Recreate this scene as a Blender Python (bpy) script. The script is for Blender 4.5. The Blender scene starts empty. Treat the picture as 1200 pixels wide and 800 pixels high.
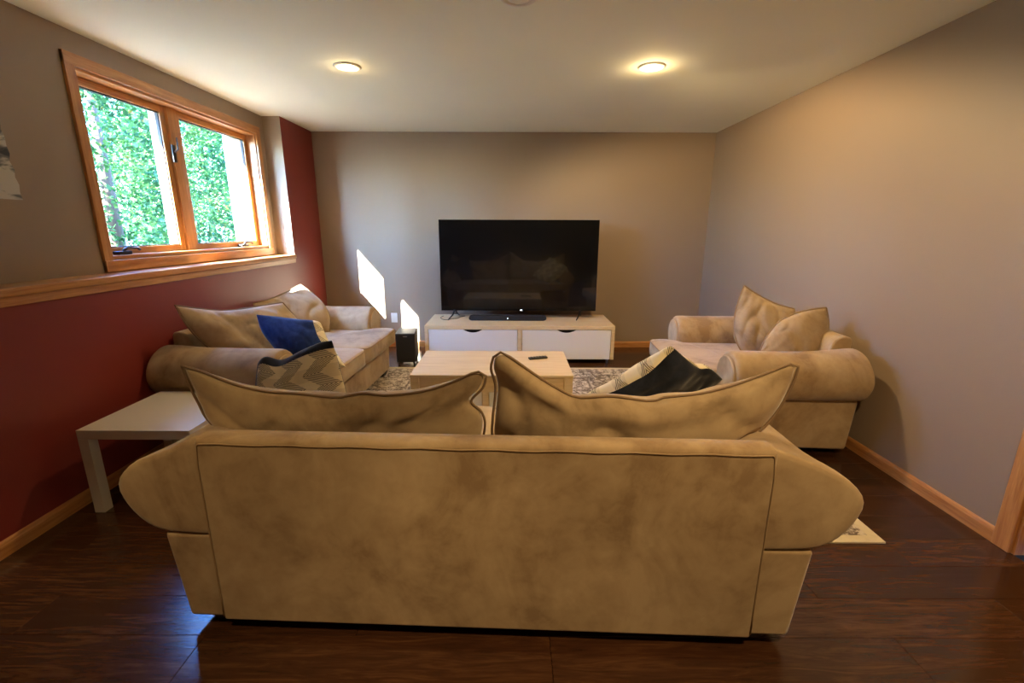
import bpy, bmesh, math, random
from mathutils import Vector, Matrix, noise
random.seed(7)
PI = math.pi
R = math.radians
SC = bpy.context.scene
COL = SC.collection

# ------------------------------------------------------------------ camera
cd = bpy.data.cameras.new('camera')
cam = bpy.data.objects.new('camera', cd)
COL.objects.link(cam)
cd.sensor_fit = 'HORIZONTAL'
cd.sensor_width = 36.0
cd.lens = 36.0 * 534.18 / 1200.0
cd.clip_start = 0.05
cam.matrix_world = (Matrix.Translation((0, 0, 1.40)) @ Matrix.Rotation(R(0.07), 4, 'Z')
                    @ Matrix.Rotation(R(90 - 13.85), 4, 'X') @ Matrix.Rotation(R(0.18), 4, 'Z'))
SC.camera = cam

# ------------------------------------------------------------------ world, sun, exposure
world = bpy.data.worlds.new('sky')
SC.world = world
world.use_nodes = True
wt = world.node_tree
wt.nodes.clear()
wo = wt.nodes.new('ShaderNodeOutputWorld')
wb = wt.nodes.new('ShaderNodeBackground')
ws = wt.nodes.new('ShaderNodeTexSky')
ws.sky_type = 'NISHITA'
ws.sun_disc = False
ws.sun_elevation = R(31)
ws.sun_rotation = R(210)
wb.inputs['Strength'].default_value = 4.2
wm = wt.nodes.new('ShaderNodeMix')          # white balance of a camera set for warm lamps
wm.data_type = 'RGBA'; wm.blend_type = 'MULTIPLY'; wm.inputs[0].default_value = 1.0
wm.inputs[7].default_value = (0.50, 0.84, 1.62, 1)
wt.links.new(ws.outputs[0], wm.inputs[6])
wt.links.new(wm.outputs[2], wb.inputs['Color'])
wt.links.new(wb.outputs[0], wo.inputs[0])

sun_dir = Vector((0.583, 1.0, -0.695)).normalized()
sd = bpy.data.lights.new('sun', 'SUN')
sd.energy = 100.0
sd.angle = R(0.5)
sd.color = (0.90, 0.95, 1.0)
sun = bpy.data.objects.new('sun', sd)
sun.rotation_euler = sun_dir.to_track_quat('-Z', 'Y').to_euler()
sun.location = (-6, -4, 8)
COL.objects.link(sun)

vs = SC.view_settings
vs.view_transform = 'Standard'
vs.look = 'None'
vs.gamma = 1.0
vs.use_curve_mapping = False
vs.exposure = 1.12

LAMP_W = 52.0          # front row of recessed lamps
LAMP_COL = (1.0, 0.70, 0.34)

# sizes of the room (metres)
XL, XU, XR = -2.223, -2.393, 2.233
YB, YF = 5.412, -2.8
ZC = 2.434
YCOL = 4.709
ZL = 1.075

# ------------------------------------------------------------------ node helpers
def lin(r, g, b):
    f = lambda c: (c / 255 / 12.92) if c / 255 <= 0.04045 else ((c / 255 + 0.055) / 1.055) ** 2.4
    return (f(r), f(g), f(b), 1)

class NT:
    def __init__(s, name):
        s.m = bpy.data.materials.new(name)
        s.m.use_nodes = True
        s.t = s.m.node_tree
        s.b = s.t.nodes['Principled BSDF']
    def n(s, typ, **kw):
        nd = s.t.nodes.new(typ)
        for k, v in kw.items():
            setattr(nd, k, v)
        return nd
    def lk(s, a, b):
        s.t.links.new(a, b)
    def put(s, sock, v):
        if hasattr(v, 'is_output') or isinstance(v, bpy.types.NodeSocket):
            s.lk(v, sock)
        else:
            sock.default_value = v
    def math(s, op, a, b=None, c=None):
        nd = s.n('ShaderNodeMath', operation=op)
        s.put(nd.inputs[0], a)
        if b is not None: s.put(nd.inputs[1], b)
        if c is not None: s.put(nd.inputs[2], c)
        return nd.outputs[0]
    def coord(s, kind='Object'):
        return s.n('ShaderNodeTexCoord').outputs[kind]
    def mapping(s, v, scale=(1, 1, 1), loc=(0, 0, 0), rot=(0, 0, 0)):
        nd = s.n('ShaderNodeMapping')
        s.lk(v, nd.inputs['Vector'])
        nd.inputs['Scale'].default_value = scale
        nd.inputs['Location'].default_value = loc
        nd.inputs['Rotation'].default_value = rot
        return nd.outputs[0]
    def noise(s, v, scale, detail=4, rough=0.55, dist=0.0):
        nd = s.n('ShaderNodeTexNoise')
        s.lk(v, nd.inputs['Vector'])
        nd.inputs['Scale'].default_value = scale
        nd.inputs['Detail'].default_value = detail
        nd.inputs['Roughness'].default_value = rough
        nd.inputs['Distortion'].default_value = dist
        return nd.outputs['Fac']
    def ramp(s, f, stops):
        nd = s.n('ShaderNodeValToRGB')
        s.lk(f, nd.inputs[0])
        els = nd.color_ramp.elements
        while len(els) < len(stops): els.new(0.5)
        for e, (p, c) in zip(els, stops):
            e.position = p
            e.color = c
        return nd.outputs[0]
    def mix(s, f, a, b, typ='MIX'):
        nd = s.n('ShaderNodeMix', data_type='RGBA', blend_type=typ)
        s.put(nd.inputs[0], f)
        s.put(nd.inputs[6], a)
        s.put(nd.inputs[7], b)
        return nd.outputs[2]
    def bump(s, h, strength=0.2, dist=0.01):
        nd = s.n('ShaderNodeBump')
        nd.inputs['Strength'].default_value = strength
        nd.inputs['Distance'].default_value = dist
        s.lk(h, nd.inputs['Height'])
        s.lk(nd.outputs[0], s.b.inputs['Normal'])
    def base(s, v): s.put(s.b.inputs['Base Color'], v)
    def set(s, **kw):
        for k, v in kw.items():
            s.b.inputs[k.replace('_', ' ')].default_value = v

def plain(name, col, rough=0.5, metal=0.0, coat=0.0, ior=1.5):
    t = NT(name); t.base(col); t.set(Roughness=rough, Metallic=metal, IOR=ior)
    t.b.inputs['Coat Weight'].default_value = coat
    return t.m

def paint(name, col, rough=0.45, bump=0.12):
    t = NT(name)
    co = t.coord()
    n1 = t.noise(co, 1.3, 2)
    c2 = tuple(c * 0.93 for c in col[:3]) + (1,)
    t.base(t.mix(n1, col, c2))
    t.set(Roughness=rough)
    t.bump(t.noise(co, 140, 3), bump, 0.003)
    return t.m

def wood(name, dark, light, axis, rough=0.35, sc=1.0, coat=0.2):
    t = NT(name)
    s = [26 * sc, 26 * sc, 26 * sc]
    s['xyz'.index(axis)] = 1.6 * sc
    v = t.mapping(t.coord(), scale=tuple(s))
    n = t.noise(v, 1.6, 6, 0.6, 0.8)
    fine = t.noise(v, 9, 3, 0.6)
    f = t.math('ADD', t.math('MULTIPLY', n, 0.75), t.math('MULTIPLY', fine, 0.25))
    t.base(t.ramp(f, [(0.32, dark), (0.66, light)]))
    t.set(Roughness=rough)
    t.b.inputs['Coat Weight'].default_value = coat
    t.b.inputs['Coat Roughness'].default_value = 0.25
    t.bump(f, 0.08, 0.004)
    return t.m

def suede(name, dark, mid, light, scale=3.0):
    t = NT(name)
    co = t.coord()
    v = t.mapping(co, scale=(1, 1, 0.8))
    n = t.noise(v, scale, 5, 0.6, 0.7)
    n2 = t.noise(co, scale * 4.5, 4, 0.6, 0.4)
    f = t.math('ADD', t.math('MULTIPLY', n, 0.72), t.math('MULTIPLY', n2, 0.28))
    t.base(t.ramp(f, [(0.38, dark), (0.48, mid), (0.62, light)]))
    t.set(Roughness=0.88)
    t.b.inputs['Sheen Weight'].default_value = 0.35
    t.b.inputs['Sheen Roughness'].default_value = 0.4
    t.b.inputs['Specular IOR Level'].default_value = 0.15
    t.bump(t.math('ADD', t.noise(co, 420, 2), t.math('MULTIPLY', n2, 0.6)), 0.12, 0.004)
    return t.m

M = {}
M['suede'] = suede('tan_suede', lin(144, 118, 88), lin(168, 143, 110), lin(186, 162, 128))
M['suede_cushion'] = suede('tan_suede_cushion', lin(150, 128, 99), lin(172, 149, 118), lin(184, 162, 129), 4.0)
M['piping'] = plain('tan_piping', lin(156, 130, 98), 0.9)
M['piping_dark'] = plain('brown_piping', lin(132, 108, 82), 0.8)
M['velvet_dark'] = suede('dark_velvet', lin(24, 27, 36), lin(30, 34, 44), lin(42, 47, 60), 6)
M['velvet_navy'] = suede('navy_velvet', lin(22, 38, 76), lin(30, 50, 96), lin(44, 68, 120), 6)
M['wall_tan'] = paint('taupe_wall_paint', lin(153, 133, 113), 0.5)
M['wall_red'] = paint('red_wall_paint', lin(134, 50, 42), 0.42)
M['ceiling'] = paint('ceiling_paint', lin(241, 245, 232), 0.8, 0.25)
M['oak_y'] = wood('oak_trim_lengthwise', lin(160, 99, 50), lin(202, 146, 86), 'y')
M['oak_z'] = wood('oak_trim_upright', lin(160, 99, 50), lin(202, 146, 86), 'z')
M['oak_x'] = wood('oak_trim_crosswise', lin(160, 99, 50), lin(202, 146, 86), 'x')
M['birch'] = wood('birch_veneer', lin(208, 182, 138), lin(228, 206, 164), 'x', 0.4, 0.7, 0.05)
M['white_panel'] = plain('white_lacquer', lin(226, 226, 220), 0.35)
M['white_table'] = plain('white_table_lacquer', lin(214, 208, 196), 0.3, coat=0.2)
M['black'] = plain('black_plastic', lin(22, 22, 24), 0.4)
M['black_gloss'] = plain('black_gloss', lin(10, 10, 12), 0.12)
M['screen'] = plain('tv_screen', lin(9, 10, 11), 0.16, coat=0.6)
M['foot'] = plain('dark_foot_wood', lin(34, 24, 18), 0.5)
M['metal'] = plain('brushed_metal', lin(150, 150, 150), 0.3, 1.0)
M['bronze'] = plain('bronze_handle', lin(70, 62, 58), 0.3, 0.8)
M['white_plastic'] = plain('white_plastic', lin(228, 226, 218), 0.4)
M['white_clad'] = plain('white_exterior_cladding', lin(225, 225, 222), 0.6)
M['seal'] = plain('dark_window_seal', lin(52, 46, 42), 0.6)
M['grille'] = plain('speaker_cloth', lin(30, 30, 33), 0.9)
M['void'] = plain('dark_shade_and_slab', lin(18, 14, 12), 0.9)

def m_plank():
    t = NT('dark_walnut_plank')
    co = t.coord()
    rnd = t.n('ShaderNodeObjectInfo').outputs['Random']
    comb = t.n('ShaderNodeCombineXYZ')
    t.lk(t.math('MULTIPLY', rnd, 37.0), comb.inputs[0]); t.lk(t.math('MULTIPLY', rnd, 91.0), comb.inputs[1])
    add = t.n('ShaderNodeVectorMath', operation='ADD')
    t.lk(co, add.inputs[0]); t.lk(comb.outputs[0], add.inputs[1])
    v = t.mapping(add.outputs[0], scale=(2.6, 22, 22))
    n = t.noise(v, 1.3, 6, 0.62, 1.4)
    n2 = t.noise(t.mapping(add.outputs[0], scale=(5, 60, 60)), 1.5, 4, 0.6, 0.5)
    f = t.math('ADD', t.math('ADD', t.math('MULTIPLY', n, 0.7), t.math('MULTIPLY', n2, 0.25)), t.math('MULTIPLY', rnd, 0.10))
    t.base(t.ramp(f, [(0.30, lin(42, 25, 15)), (0.52, lin(62, 37, 22)), (0.74, lin(92, 60, 36))]))
    t.put(t.b.inputs['Roughness'], t.math('ADD', t.math('MULTIPLY', n, 0.12), 0.13))
    t.bump(n2, 0.10, 0.003)
    return t.m
M['plank'] = m_plank()

def m_rug():
    t = NT('distressed_rug_pile')
    co = t.coord()
    sp = t.n('ShaderNodeSeparateXYZ'); t.lk(co, sp.inputs[0])
    ax = t.math('PINGPONG', sp.outputs[0], 0.42); ay = t.math('PINGPONG', sp.outputs[1], 0.42)
    cb = t.n('ShaderNodeCombineXYZ'); t.lk(ax, cb.inputs[0]); t.lk(ay, cb.inputs[1])
    v = t.n('ShaderNodeTexVoronoi', feature='DISTANCE_TO_EDGE'); t.lk(cb.outputs[0], v.inputs['Vector']); v.inputs['Scale'].default_value = 14.0
    n1 = t.noise(cb.outputs[0], 22, 4, 0.65, 2.2)
    n2 = t.noise(co, 3.5, 3, 0.6)
    n3 = t.noise(co, 60, 4, 0.7)
    f = t.math('ADD', t.math('MULTIPLY', n1, 0.75), t.math('MULTIPLY', v.outputs['Distance'], 0.35))
    f = t.math('ADD', f, t.math('MULTIPLY', n3, 0.25)); f = t.math('ADD', f, t.math('MULTIPLY', n2, 0.25))
    t.base(t.ramp(f, [(0.58, lin(104, 90, 80)), (0.66, lin(150, 136, 122)), (0.72, lin(214, 202, 184))]))
    t.set(Roughness=0.95)
    t.bump(t.noise(co, 260, 2), 0.5, 0.006)
    return t.m
M['rug'] = m_rug()
def m_cream():
    t = NT('cream_rug_border'); co = t.coord()
    t.base(t.mix(t.noise(co, 30, 4), lin(226, 214, 184), lin(204, 190, 160)))
    t.set(Roughness=0.95); t.bump(t.noise(co, 260, 2), 0.5, 0.006)
    return t.m
M['rug_border'] = m_cream()

def m_pattern():
    """woven cream cloth with stepped zigzag bands of fine dark lines"""
    t = NT('zigzag_woven_cloth')
    sep = t.n('ShaderNodeSeparateXYZ')
    t.lk(t.coord('UV'), sep.inputs[0])
    u, v = sep.outputs[0], sep.outputs[1]
    k = t.math('MULTIPLY', v, 3.6)
    tri = t.math('PINGPONG', k, 0.5)                       # 0..0.5
    a = t.math('ADD', t.math('MULTIPLY', u, 3.0), tri)
    band = t.math('FRACT', a)
    inb = t.math('GREATER_THAN', band, 0.42)
    lines = t.math('GREATER_THAN', t.math('FRACT', t.math('MULTIPLY', t.math('ADD', a, t.math('MULTIPLY', tri, 1.0)), 9.0)), 0.5)
    blk = t.math('GREATER_THAN', t.math('FRACT', t.math('ADD', k, 0.25)), 0.5)
    low = t.math('MULTIPLY', inb, lines)
    c = t.mix(t.math('MULTIPLY', blk, 0.6), lin(234, 222, 188), lin(206, 192, 160))
    c = t.mix(t.math('MULTIPLY', low, 0.95), c, lin(92, 86, 76))
    t.base(c)
    t.set(Roughness=0.9)
    t.bump(t.noise(t.coord(), 300, 2), 0.2, 0.004)
    return t.m
M['pattern'] = m_pattern()

def m_glass():
    t = NT('window_glass')
    t.t.nodes.remove(t.b)
    tr = t.n('ShaderNodeBsdfTransparent'); tr.inputs[0].default_value = (0.93, 0.97, 0.95, 1)
    gl = t.n('ShaderNodeBsdfGlossy'); gl.inputs['Roughness'].default_value = 0.02
    lw = t.n('ShaderNodeLayerWeight')
    fr = t.n('ShaderNodeMath', operation='MULTIPLY_ADD')
    t.lk(t.math('POWER', lw.outputs['Facing'], 5.0), fr.inputs[0])
    fr.inputs[1].default_value = 0.6; fr.inputs[2].default_value = 0.03
    mx = t.n('ShaderNodeMixShader')
    t.lk(fr.outputs[0], mx.inputs[0]); t.lk(tr.outputs[0], mx.inputs[1]); t.lk(gl.outputs[0], mx.inputs[2])
    t.lk(mx.outputs[0], t.t.nodes['Material Output'].inputs[0])
    return t.m
M['glass'] = m_glass()

def m_leaf():
    t = NT('green_leaves')
    g = t.n('ShaderNodeAttribute', attribute_name='tint')
    g.attribute_type = 'GEOMETRY'
    c = t.ramp(g.outputs['Fac'], [(0.0, lin(24, 60, 34)), (0.5, lin(56, 100, 46)), (0.9, lin(108, 138, 70)), (1.0, lin(150, 116, 52))])
    t.base(c); t.set(Roughness=0.55)
    tl = t.n('ShaderNodeBsdfTranslucent'); t.lk(c, tl.inputs[0])
    mx = t.n('ShaderNodeMixShader'); mx.inputs[0].default_value = 0.4
    t.lk(t.b.outputs[0], mx.inputs[1]); t.lk(tl.outputs[0], mx.inputs[2])
    t.lk(mx.outputs[0], t.t.nodes['Material Output'].inputs[0])
    return t.m
M['leaf'] = m_leaf()
M['bark'] = plain('bark', lin(92, 74, 58), 0.9)
def m_grass():
    t = NT('lawn_grass'); co = t.coord()
    t.base(t.mix(t.noise(co, 6, 5), lin(66, 76, 56), lin(92, 98, 70))); t.set(Roughness=0.9)
    return t.m
M['grass'] = m_grass()
def emit(name, col, s):
    t = NT(name); t.base((0, 0, 0, 1))
    t.b.inputs['Emission Color'].default_value = col; t.b.inputs['Emission Strength'].default_value = s
    return t.m
M['bulb'] = emit('lit_bulb', (1.0, 0.80, 0.50, 1), 22.0)
M['led'] = emit('white_led', (0.8, 0.9, 1, 1), 3.0)
def m_print():
    """black and white photographic print"""
    t = NT('monochrome_print'); co = t.coord()
    n = t.noise(t.mapping(co, scale=(1, 3, 7)), 1.6, 5, 0.55, 0.6)
    t.base(t.ramp(n, [(0.42, lin(44, 50, 56)), (0.5, lin(112, 112, 108)), (0.56, lin(190, 184, 172))]))
    t.set(Roughness=0.6)
    return t.m
M['print'] = m_print()

# ------------------------------------------------------------------ geometry helpers
class G:
    """collects shapes, then links them as one mesh object"""
    def __init__(s):
        s.bm = bmesh.new()
        s.mi = 0
        s.uv = None
    def box(s, x0, x1, y0, y1, z0, z1, mi=0):
        v = [s.bm.verts.new((x, y, z)) for z in (z0, z1) for y in (y0, y1) for x in (x0, x1)]
        for q in ((0, 2, 3, 1), (4, 5, 7, 6), (0, 1, 5, 4), (2, 6, 7, 3), (0, 4, 6, 2), (1, 3, 7, 5)):
            f = s.bm.faces.new([v[i] for i in q]); f.material_index = mi
        return s
    def prism(s, pts, h0, h1, axis='z', mi=0):
        """polygon extruded along an axis; pts are the two other coordinates in cyclic order"""
        def P(a, b, h):
            return {'z': (a, b, h), 'x': (h, a, b), 'y': (a, h, b)}[axis]
        lo = [s.bm.verts.new(P(a, b, h0)) for a, b in pts]
        hi = [s.bm.verts.new(P(a, b, h1)) for a, b in pts]
        n = len(pts)
        fs = [s.bm.faces.new(lo[::-1]), s.bm.faces.new(hi)]
        for i in range(n):
            fs.append(s.bm.faces.new((lo[i], lo[(i + 1) % n], hi[(i + 1) % n], hi[i])))
        for f in fs: f.material_index = mi
        return s
    def loft(s, rings, cap=True, mi=0):
        V = [[s.bm.verts.new(p) for p in r] for r in rings]
        n = len(V[0])
        for a, b in zip(V, V[1:]):
            for i in range(n):
                f = s.bm.faces.new((a[i], a[(i + 1) % n], b[(i + 1) % n], b[i])); f.material_index = mi
        if cap:
            for r in (V[0][::-1], V[-1]):
                f = s.bm.faces.new(r); f.material_index = mi
        return s
    def tube(s, pts, r, seg=8, closed=False, mi=0):
        pts = [Vector(p) for p in pts]
        n = len(pts)
        rings = []
        up = None
        for i, p in enumerate(pts):
            a = pts[(i - 1) % n] if (closed or i) else p
            b = pts[(i + 1) % n] if (closed or i < n - 1) else p
            t = (b - a)
            if t.length < 1e-9: t = Vector((0, 0, 1))
            t.normalize()
            if up is None:
                up = Vector((0, 0, 1)) if abs(t.z) < 0.9 else Vector((1, 0, 0))
            u = (up - t * up.dot(t))
            if u.length < 1e-6: u = t.orthogonal()
            u.normalize(); up = u
            w = t.cross(u)
            rr = r[i] if isinstance(r, (list, tuple)) else r
            rings.append([p + (u * math.cos(2 * PI * k / seg) + w * math.sin(2 * PI * k / seg)) * rr for k in range(seg)])
        if closed:
            V = [[s.bm.verts.new(q) for q in rg] for rg in rings]
            for i in range(n):
                a, b = V[i], V[(i + 1) % n]
                # pick the ring offset that matches best
                off = min(range(seg), key=lambda o: (a[0].co - b[o].co).length)
                for k in range(seg):
                    f = s.bm.faces.new((a[k], a[(k + 1) % seg], b[(k + 1 + off) % seg], b[(k + off) % seg])); f.material_index = mi
        else:
            s.loft(rings, True, mi)
        return s
    def cyl(s, c, r, h, seg=24, r2=None, mi=0):
        r2 = r if r2 is None else r2
        c = Vector(c)
        rings = [[c + Vector((math.cos(2 * PI * k / seg) * q, math.sin(2 * PI * k / seg) * q, z)) for k in range(seg)]
                 for q, z in ((r, 0), (r2, h))]
        return s.loft(rings, True, mi)
    def lathe(s, prof, c=(0, 0, 0), seg=32, mi=0, cap=False):
        c = Vector(c)
        return s.loft([[c + Vector((math.cos(2 * PI * k / seg) * r, math.sin(2 * PI * k / seg) * r, z)) for k in range(seg)]
                       for r, z in prof], cap, mi)
    def build(s, name, mats, parent=None, smooth=False, bevel=0, seg=2, angle=40, loc=None, subsurf=0):
        bmesh.ops.recalc_face_normals(s.bm, faces=s.bm.faces[:])
        me = bpy.data.meshes.new(name)
        if smooth:
            for f in s.bm.faces: f.smooth = True
        s.bm.to_mesh(me); s.bm.free()
        for m in (mats if isinstance(mats, (list, tuple)) else [mats]): me.materials.append(m)
        o = bpy.data.objects.new(name, me)
        COL.objects.link(o)
        if loc is not None: o.location = loc
        if parent is not None: o.parent = parent
        if bevel:
            b = o.modifiers.new('bevel', 'BEVEL')
            b.width = bevel; b.segments = seg; b.limit_method = 'ANGLE'; b.angle_limit = R(angle)
            if smooth is False and seg > 1:
                for p in me.polygons: p.use_smooth = True
                w = o.modifiers.new('wn', 'WEIGHTED_NORMAL'); w.keep_sharp = False
        if subsurf:
            b = o.modifiers.new('sub', 'SUBSURF'); b.levels = subsurf; b.render_levels = subsurf
        return o

def tag(o, label=None, cat=None, group=None, kind=None):
    if label: o['label'] = label
    if cat: o['category'] = cat
    if group: o['group'] = group
    if kind: o['kind'] = kind
    return o

def thing(name, label, cat, loc=(0, 0, 0), rotz=0.0, group=None, kind=None):
    o = bpy.data.objects.new(name, None)
    o.empty_display_size = 0.1
    COL.objects.link(o)
    o.location = loc
    o.rotation_euler = (0, 0, rotz)
    return tag(o, label, cat, group, kind)

# ================================================================== SETTING
# floor: a slab with every plank laid on it
fl = G().box(-3.0, 2.6, YF - 0.2, YB + 0.2, -0.12, -0.010).build('floor', M['void'])
tag(fl, 'dark brown wood plank floor of the living room', 'floor', kind='structure')
PW, PLN = 0.178, 1.22
def plank_mesh(L):
    g = G()
    c = 0.0016
    rings = []
    for z, i in ((-0.0095, 0), (-c, 0), (0.0, c)):
        rings.append([(i, i, z), (L - i, i, z), (L - i, PW - 0.0006 - i, z), (i, PW - 0.0006 - i, z)])
    g.loft(rings)
    bmesh.ops.recalc_face_normals(g.bm, faces=g.bm.faces[:])
    me = bpy.data.meshes.new('plank'); g.bm.to_mesh(me); g.bm.free(); me.materials.append(M['plank'])
    return me
cache = {}
row = 0
y = YB - PW
while y > YF:
    x = XL - 0.02 - ((row * 0.437) % 1.0) * PLN
    while x < XR:
        a, b = max(x, XL - 0.0), min(x + PLN - 0.0006, XR)
        if b - a > 0.04:
            L = round(b - a, 3)
            if L not in cache: cache[L] = plank_mesh(L)
            o = bpy.data.objects.new('plank', cache[L]); COL.objects.link(o)
            o.location = (a, y, 0.0); o.parent = fl
        x += PLN
    y -= PW
    row += 1

tag(G().box(-2.66, 2.6, YF - 0.2, YB + 0.2, ZC, ZC + 0.13).build('ceiling', M['ceiling']),
    'smooth pale ceiling over the living room', 'ceiling', kind='structure')
tag(G().box(-3.0, 2.6, YB, YB + 0.2, -0.12, ZC).build('wall_back', M['wall_tan']),
    'plain taupe wall behind the television', 'wall', kind='structure')
tag(G().box(-3.0, 2.6, YF - 0.2, YF, -0.12, ZC).build('wall_front', M['wall_tan']),
    'plain taupe wall behind the camera', 'wall', kind='structure')
# left wall: red lower wall, upper window wall set back, red column with taupe return
tag(G().box(-2.66, XL, YF, YB, -0.12, ZL).build('wall_left', M['wall_red']),
    'dark red lower wall under the window ledge', 'wall', kind='structure')
g = G()
WY0, WY1, WZ0, WZ1 = 2.745, 4.555, 1.215, 2.250
g.box(-2.66, XU, YF, WY0, ZL, ZC).box(-2.66, XU, WY1, YCOL, ZL, ZC)
g.box(-2.66, XU, WY0, WY1, ZL, WZ0).box(-2.66, XU, WY0, WY1, WZ1, ZC)
tag(g.build('wall_left_upper', M['wall_tan']), 'grey taupe upper wall around the window', 'wall', kind='structure')
g = G().box(-2.66, XL, YCOL, YB, ZL, ZC)
co = g.build('wall_left_column', [M['wall_red'], M['wall_tan']])
for p in co.data.polygons:
    if abs(p.normal.y) > 0.9: p.material_index = 1
tag(co, 'red wall column between the window and the back corner', 'wall', kind='structure')
# oak ledge cap
led = G()
prof = [(XU, ZL), (XL, ZL), (XL, 1.062), (XL + 0.010, 1.062), (XL + 0.012, 1.100), (XL + 0.022, 1.108), (XL + 0.022, 1.134), (XL + 0.016, 1.142), (XU, 1.142)]
led.prism(prof, YF, YCOL, 'y')
tag(led.build('trim_1', M['oak_y'], bevel=0.002), 'oak ledge cap along the top of the red wall', 'ledge', kind='structure')

# baseboards
def baseboard(name, a, b, axis, face, sign, lab):
    """a..b along axis; face = wall plane; sign = direction into the room"""
    p = [(0, 0), (0.013, 0), (0.013, 0.055), (0.009, 0.067), (0.004, 0.074), (0, 0.074)]
    q = [(face + sign * u, z) for u, z in p]
    if axis == 'y':
        o = G().prism(q, a, b, 'y').build(name, M['oak_y'])
    else:
        o = G().prism(q, a, b, 'x').build(name, M['oak_x'])
    tag(o, lab, 'baseboard', kind='structure')
baseboard('baseboard_left', YF, YB, 'y', XL, 1, 'oak baseboard along the red wall')
baseboard('baseboard_right', 1.835, YB, 'y', XR, -1, 'oak baseboard along the right wall')
baseboard('baseboard_back', XL, XR, 'x', YB, -1, 'oak baseboard along the back wall')

# right wall with door opening
DY0, DY1, DZ = 0.92, 1.765, 2.05
g = G().box(XR, 2.45, DY1, YB, -0.12, ZC).box(XR, 2.45, YF, DY0, -0.12, ZC).box(XR, 2.45, DY0, DY1, DZ, ZC)
tag(g.build('wall_right', M['wall_tan']), 'plain taupe right wall beside the armchair', 'wall', kind='structure')
dr = thing('door_1', 'oak door with oak casing at the right edge', 'door', (XR, DY1, 0), kind='structure')
g = G()
g.box(-0.018, 0, -0.008, 0.068, 0, DZ + 0.075).box(-0.018, 0, DY0 - DY1 - 0.068, DY0 - DY1 + 0.008, 0, DZ + 0.075)
g.box(-0.018, 0, DY0 - DY1 - 0.068, 0.068, DZ, DZ + 0.075)
g.build('door_casing', M['oak_z'], dr, bevel=0.004)
G().box(0.0, 0.2, -0.02, 0.0, 0, DZ).box(0, 0.2, DY0 - DY1, DY0 - DY1 + 0.02, 0, DZ).build('door_jamb', M['oak_z'], dr)
dl = G().box(0.10, 0.14, DY0 - DY1 + 0.02, -0.02, 0.008, DZ - 0.002).build('door_leaf', M['oak_z'], dr)
G().tube([(0.10, DY0 - DY1 + 0.09, 0.98), (0.05, DY0 - DY1 + 0.09, 0.98)], [0.012, 0.024], 12).build('door_knob', M['metal'], dl, smooth=True)

# window
wn = thing('window_1', 'oak casement window with two panes over the ledge', 'window', (XU, 3.65, 1.142), kind='structure')
def wbox(g, x0, x1, y0, y1, z0, z1):
    g.box(x0 - XU, x1 - XU, y0 - 3.65, y1 - 3.65, z0 - 1.142, z1 - 1.142)
    return g
def wb(name, mat, boxes, parent=None, bevel=0.003):
    g = G()
    for b in boxes: wbox(g, *b)
    return g.build(name, mat, parent or wn, bevel=bevel)
CX = XU + 0.018
wb('window_casing', M['oak_z'], [(XU, CX, WY0 - 0.058, WY0 + 0.004, 1.150, 2.312)])
wb('window_casing', M['oak_z'], [(XU, CX, WY1 - 0.004, WY1 + 0.058, 1.150, 2.312)])
wb('window_casing', M['oak_y'], [(XU, CX + 0.001, WY0 - 0.058, WY1 + 0.058, 2.252, 2.314)])
wb('window_casing', M['oak_y'], [(XU, CX + 0.004, WY0 - 0.058, WY1 + 0.058, 1.146, 1.212)])
XS = -2.470      # room face of the sashes
wb('window_jamb', M['oak_y'], [(-2.56, XU, WY0, WY1, WZ0 - 0.0, WZ0 + 0.022), (-2.56, XU, WY0, WY1, WZ1 - 0.015, WZ1)])
wb('window_jamb', M['oak_z'], [(-2.56, XU, WY0, WY0 + 0.015, WZ0, WZ1), (-2.56, XU, WY1 - 0.015, WY1, WZ0, WZ1)])
wb('mullion', M['oak_z'], [(-2.56, XS + 0.018, 3.515, 3.605, WZ0 + 0.02, WZ1 - 0.015)])
for i, (a, b) in enumerate(((WY0 + 0.017, 3.513), (3.607, WY1 - 0.017))):
    z0, z1 = WZ0 + 0.024, WZ1 - 0.017
    s = wb('sash', M['oak_z'], [(-2.515, XS, a, a + 0.050, z0, z1), (-2.515, XS, b - 0.050, b, z0, z1)])
    wb('sash_rail', M['oak_y'], [(-2.514, XS - 0.001, a + 0.048, b - 0.048, z0, z0 + 0.042), (-2.514, XS - 0.001, a + 0.048, b - 0.048, z1 - 0.046, z1)], None)
    wb('seal', M['seal'], [(-2.500, XS - 0.010, a + 0.049, a + 0.057, z0 + 0.04, z1 - 0.04), (-2.500, XS - 0.010, b - 0.057, b - 0.049, z0 + 0.04, z1 - 0.04),
                           (-2.500, XS - 0.010, a + 0.05, b - 0.05, z0 + 0.041, z0 + 0.048), (-2.500, XS - 0.010, a + 0.05, b - 0.05, z1 - 0.054, z1 - 0.045)], None, 0)
    wb('pane', M['glass'], [(-2.495, -2.491, a + 0.050, b - 0.050, z0 + 0.040, z1 - 0.044)], None, 0)
    # crank handle on the bottom jamb
    cy = 2.90 if i == 0 else 4.22
    ch = wb('crank_handle', M['bronze'], [(XS + 0.002, XS + 0.050, cy - 0.05, cy + 0.05, WZ0 + 0.022, WZ0 + 0.045)], None, 0.006)
    G().tube([(XS + 0.03 - XU, cy - 3.65, WZ0 + 0.045 - 1.142), (XS + 0.045 - XU, cy + 0.02 - 3.65, WZ0 + 0.062 - 1.142),
              (XS + 0.045 - XU, cy + 0.10 - 3.65, WZ0 + 0.060 - 1.142), (XS + 0.045 - XU, cy + 0.115 - 3.65, WZ0 + 0.048 - 1.142)],
             [0.008, 0.008, 0.007, 0.010], 8).build('crank_arm', M['bronze'], ch, smooth=True)
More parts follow.
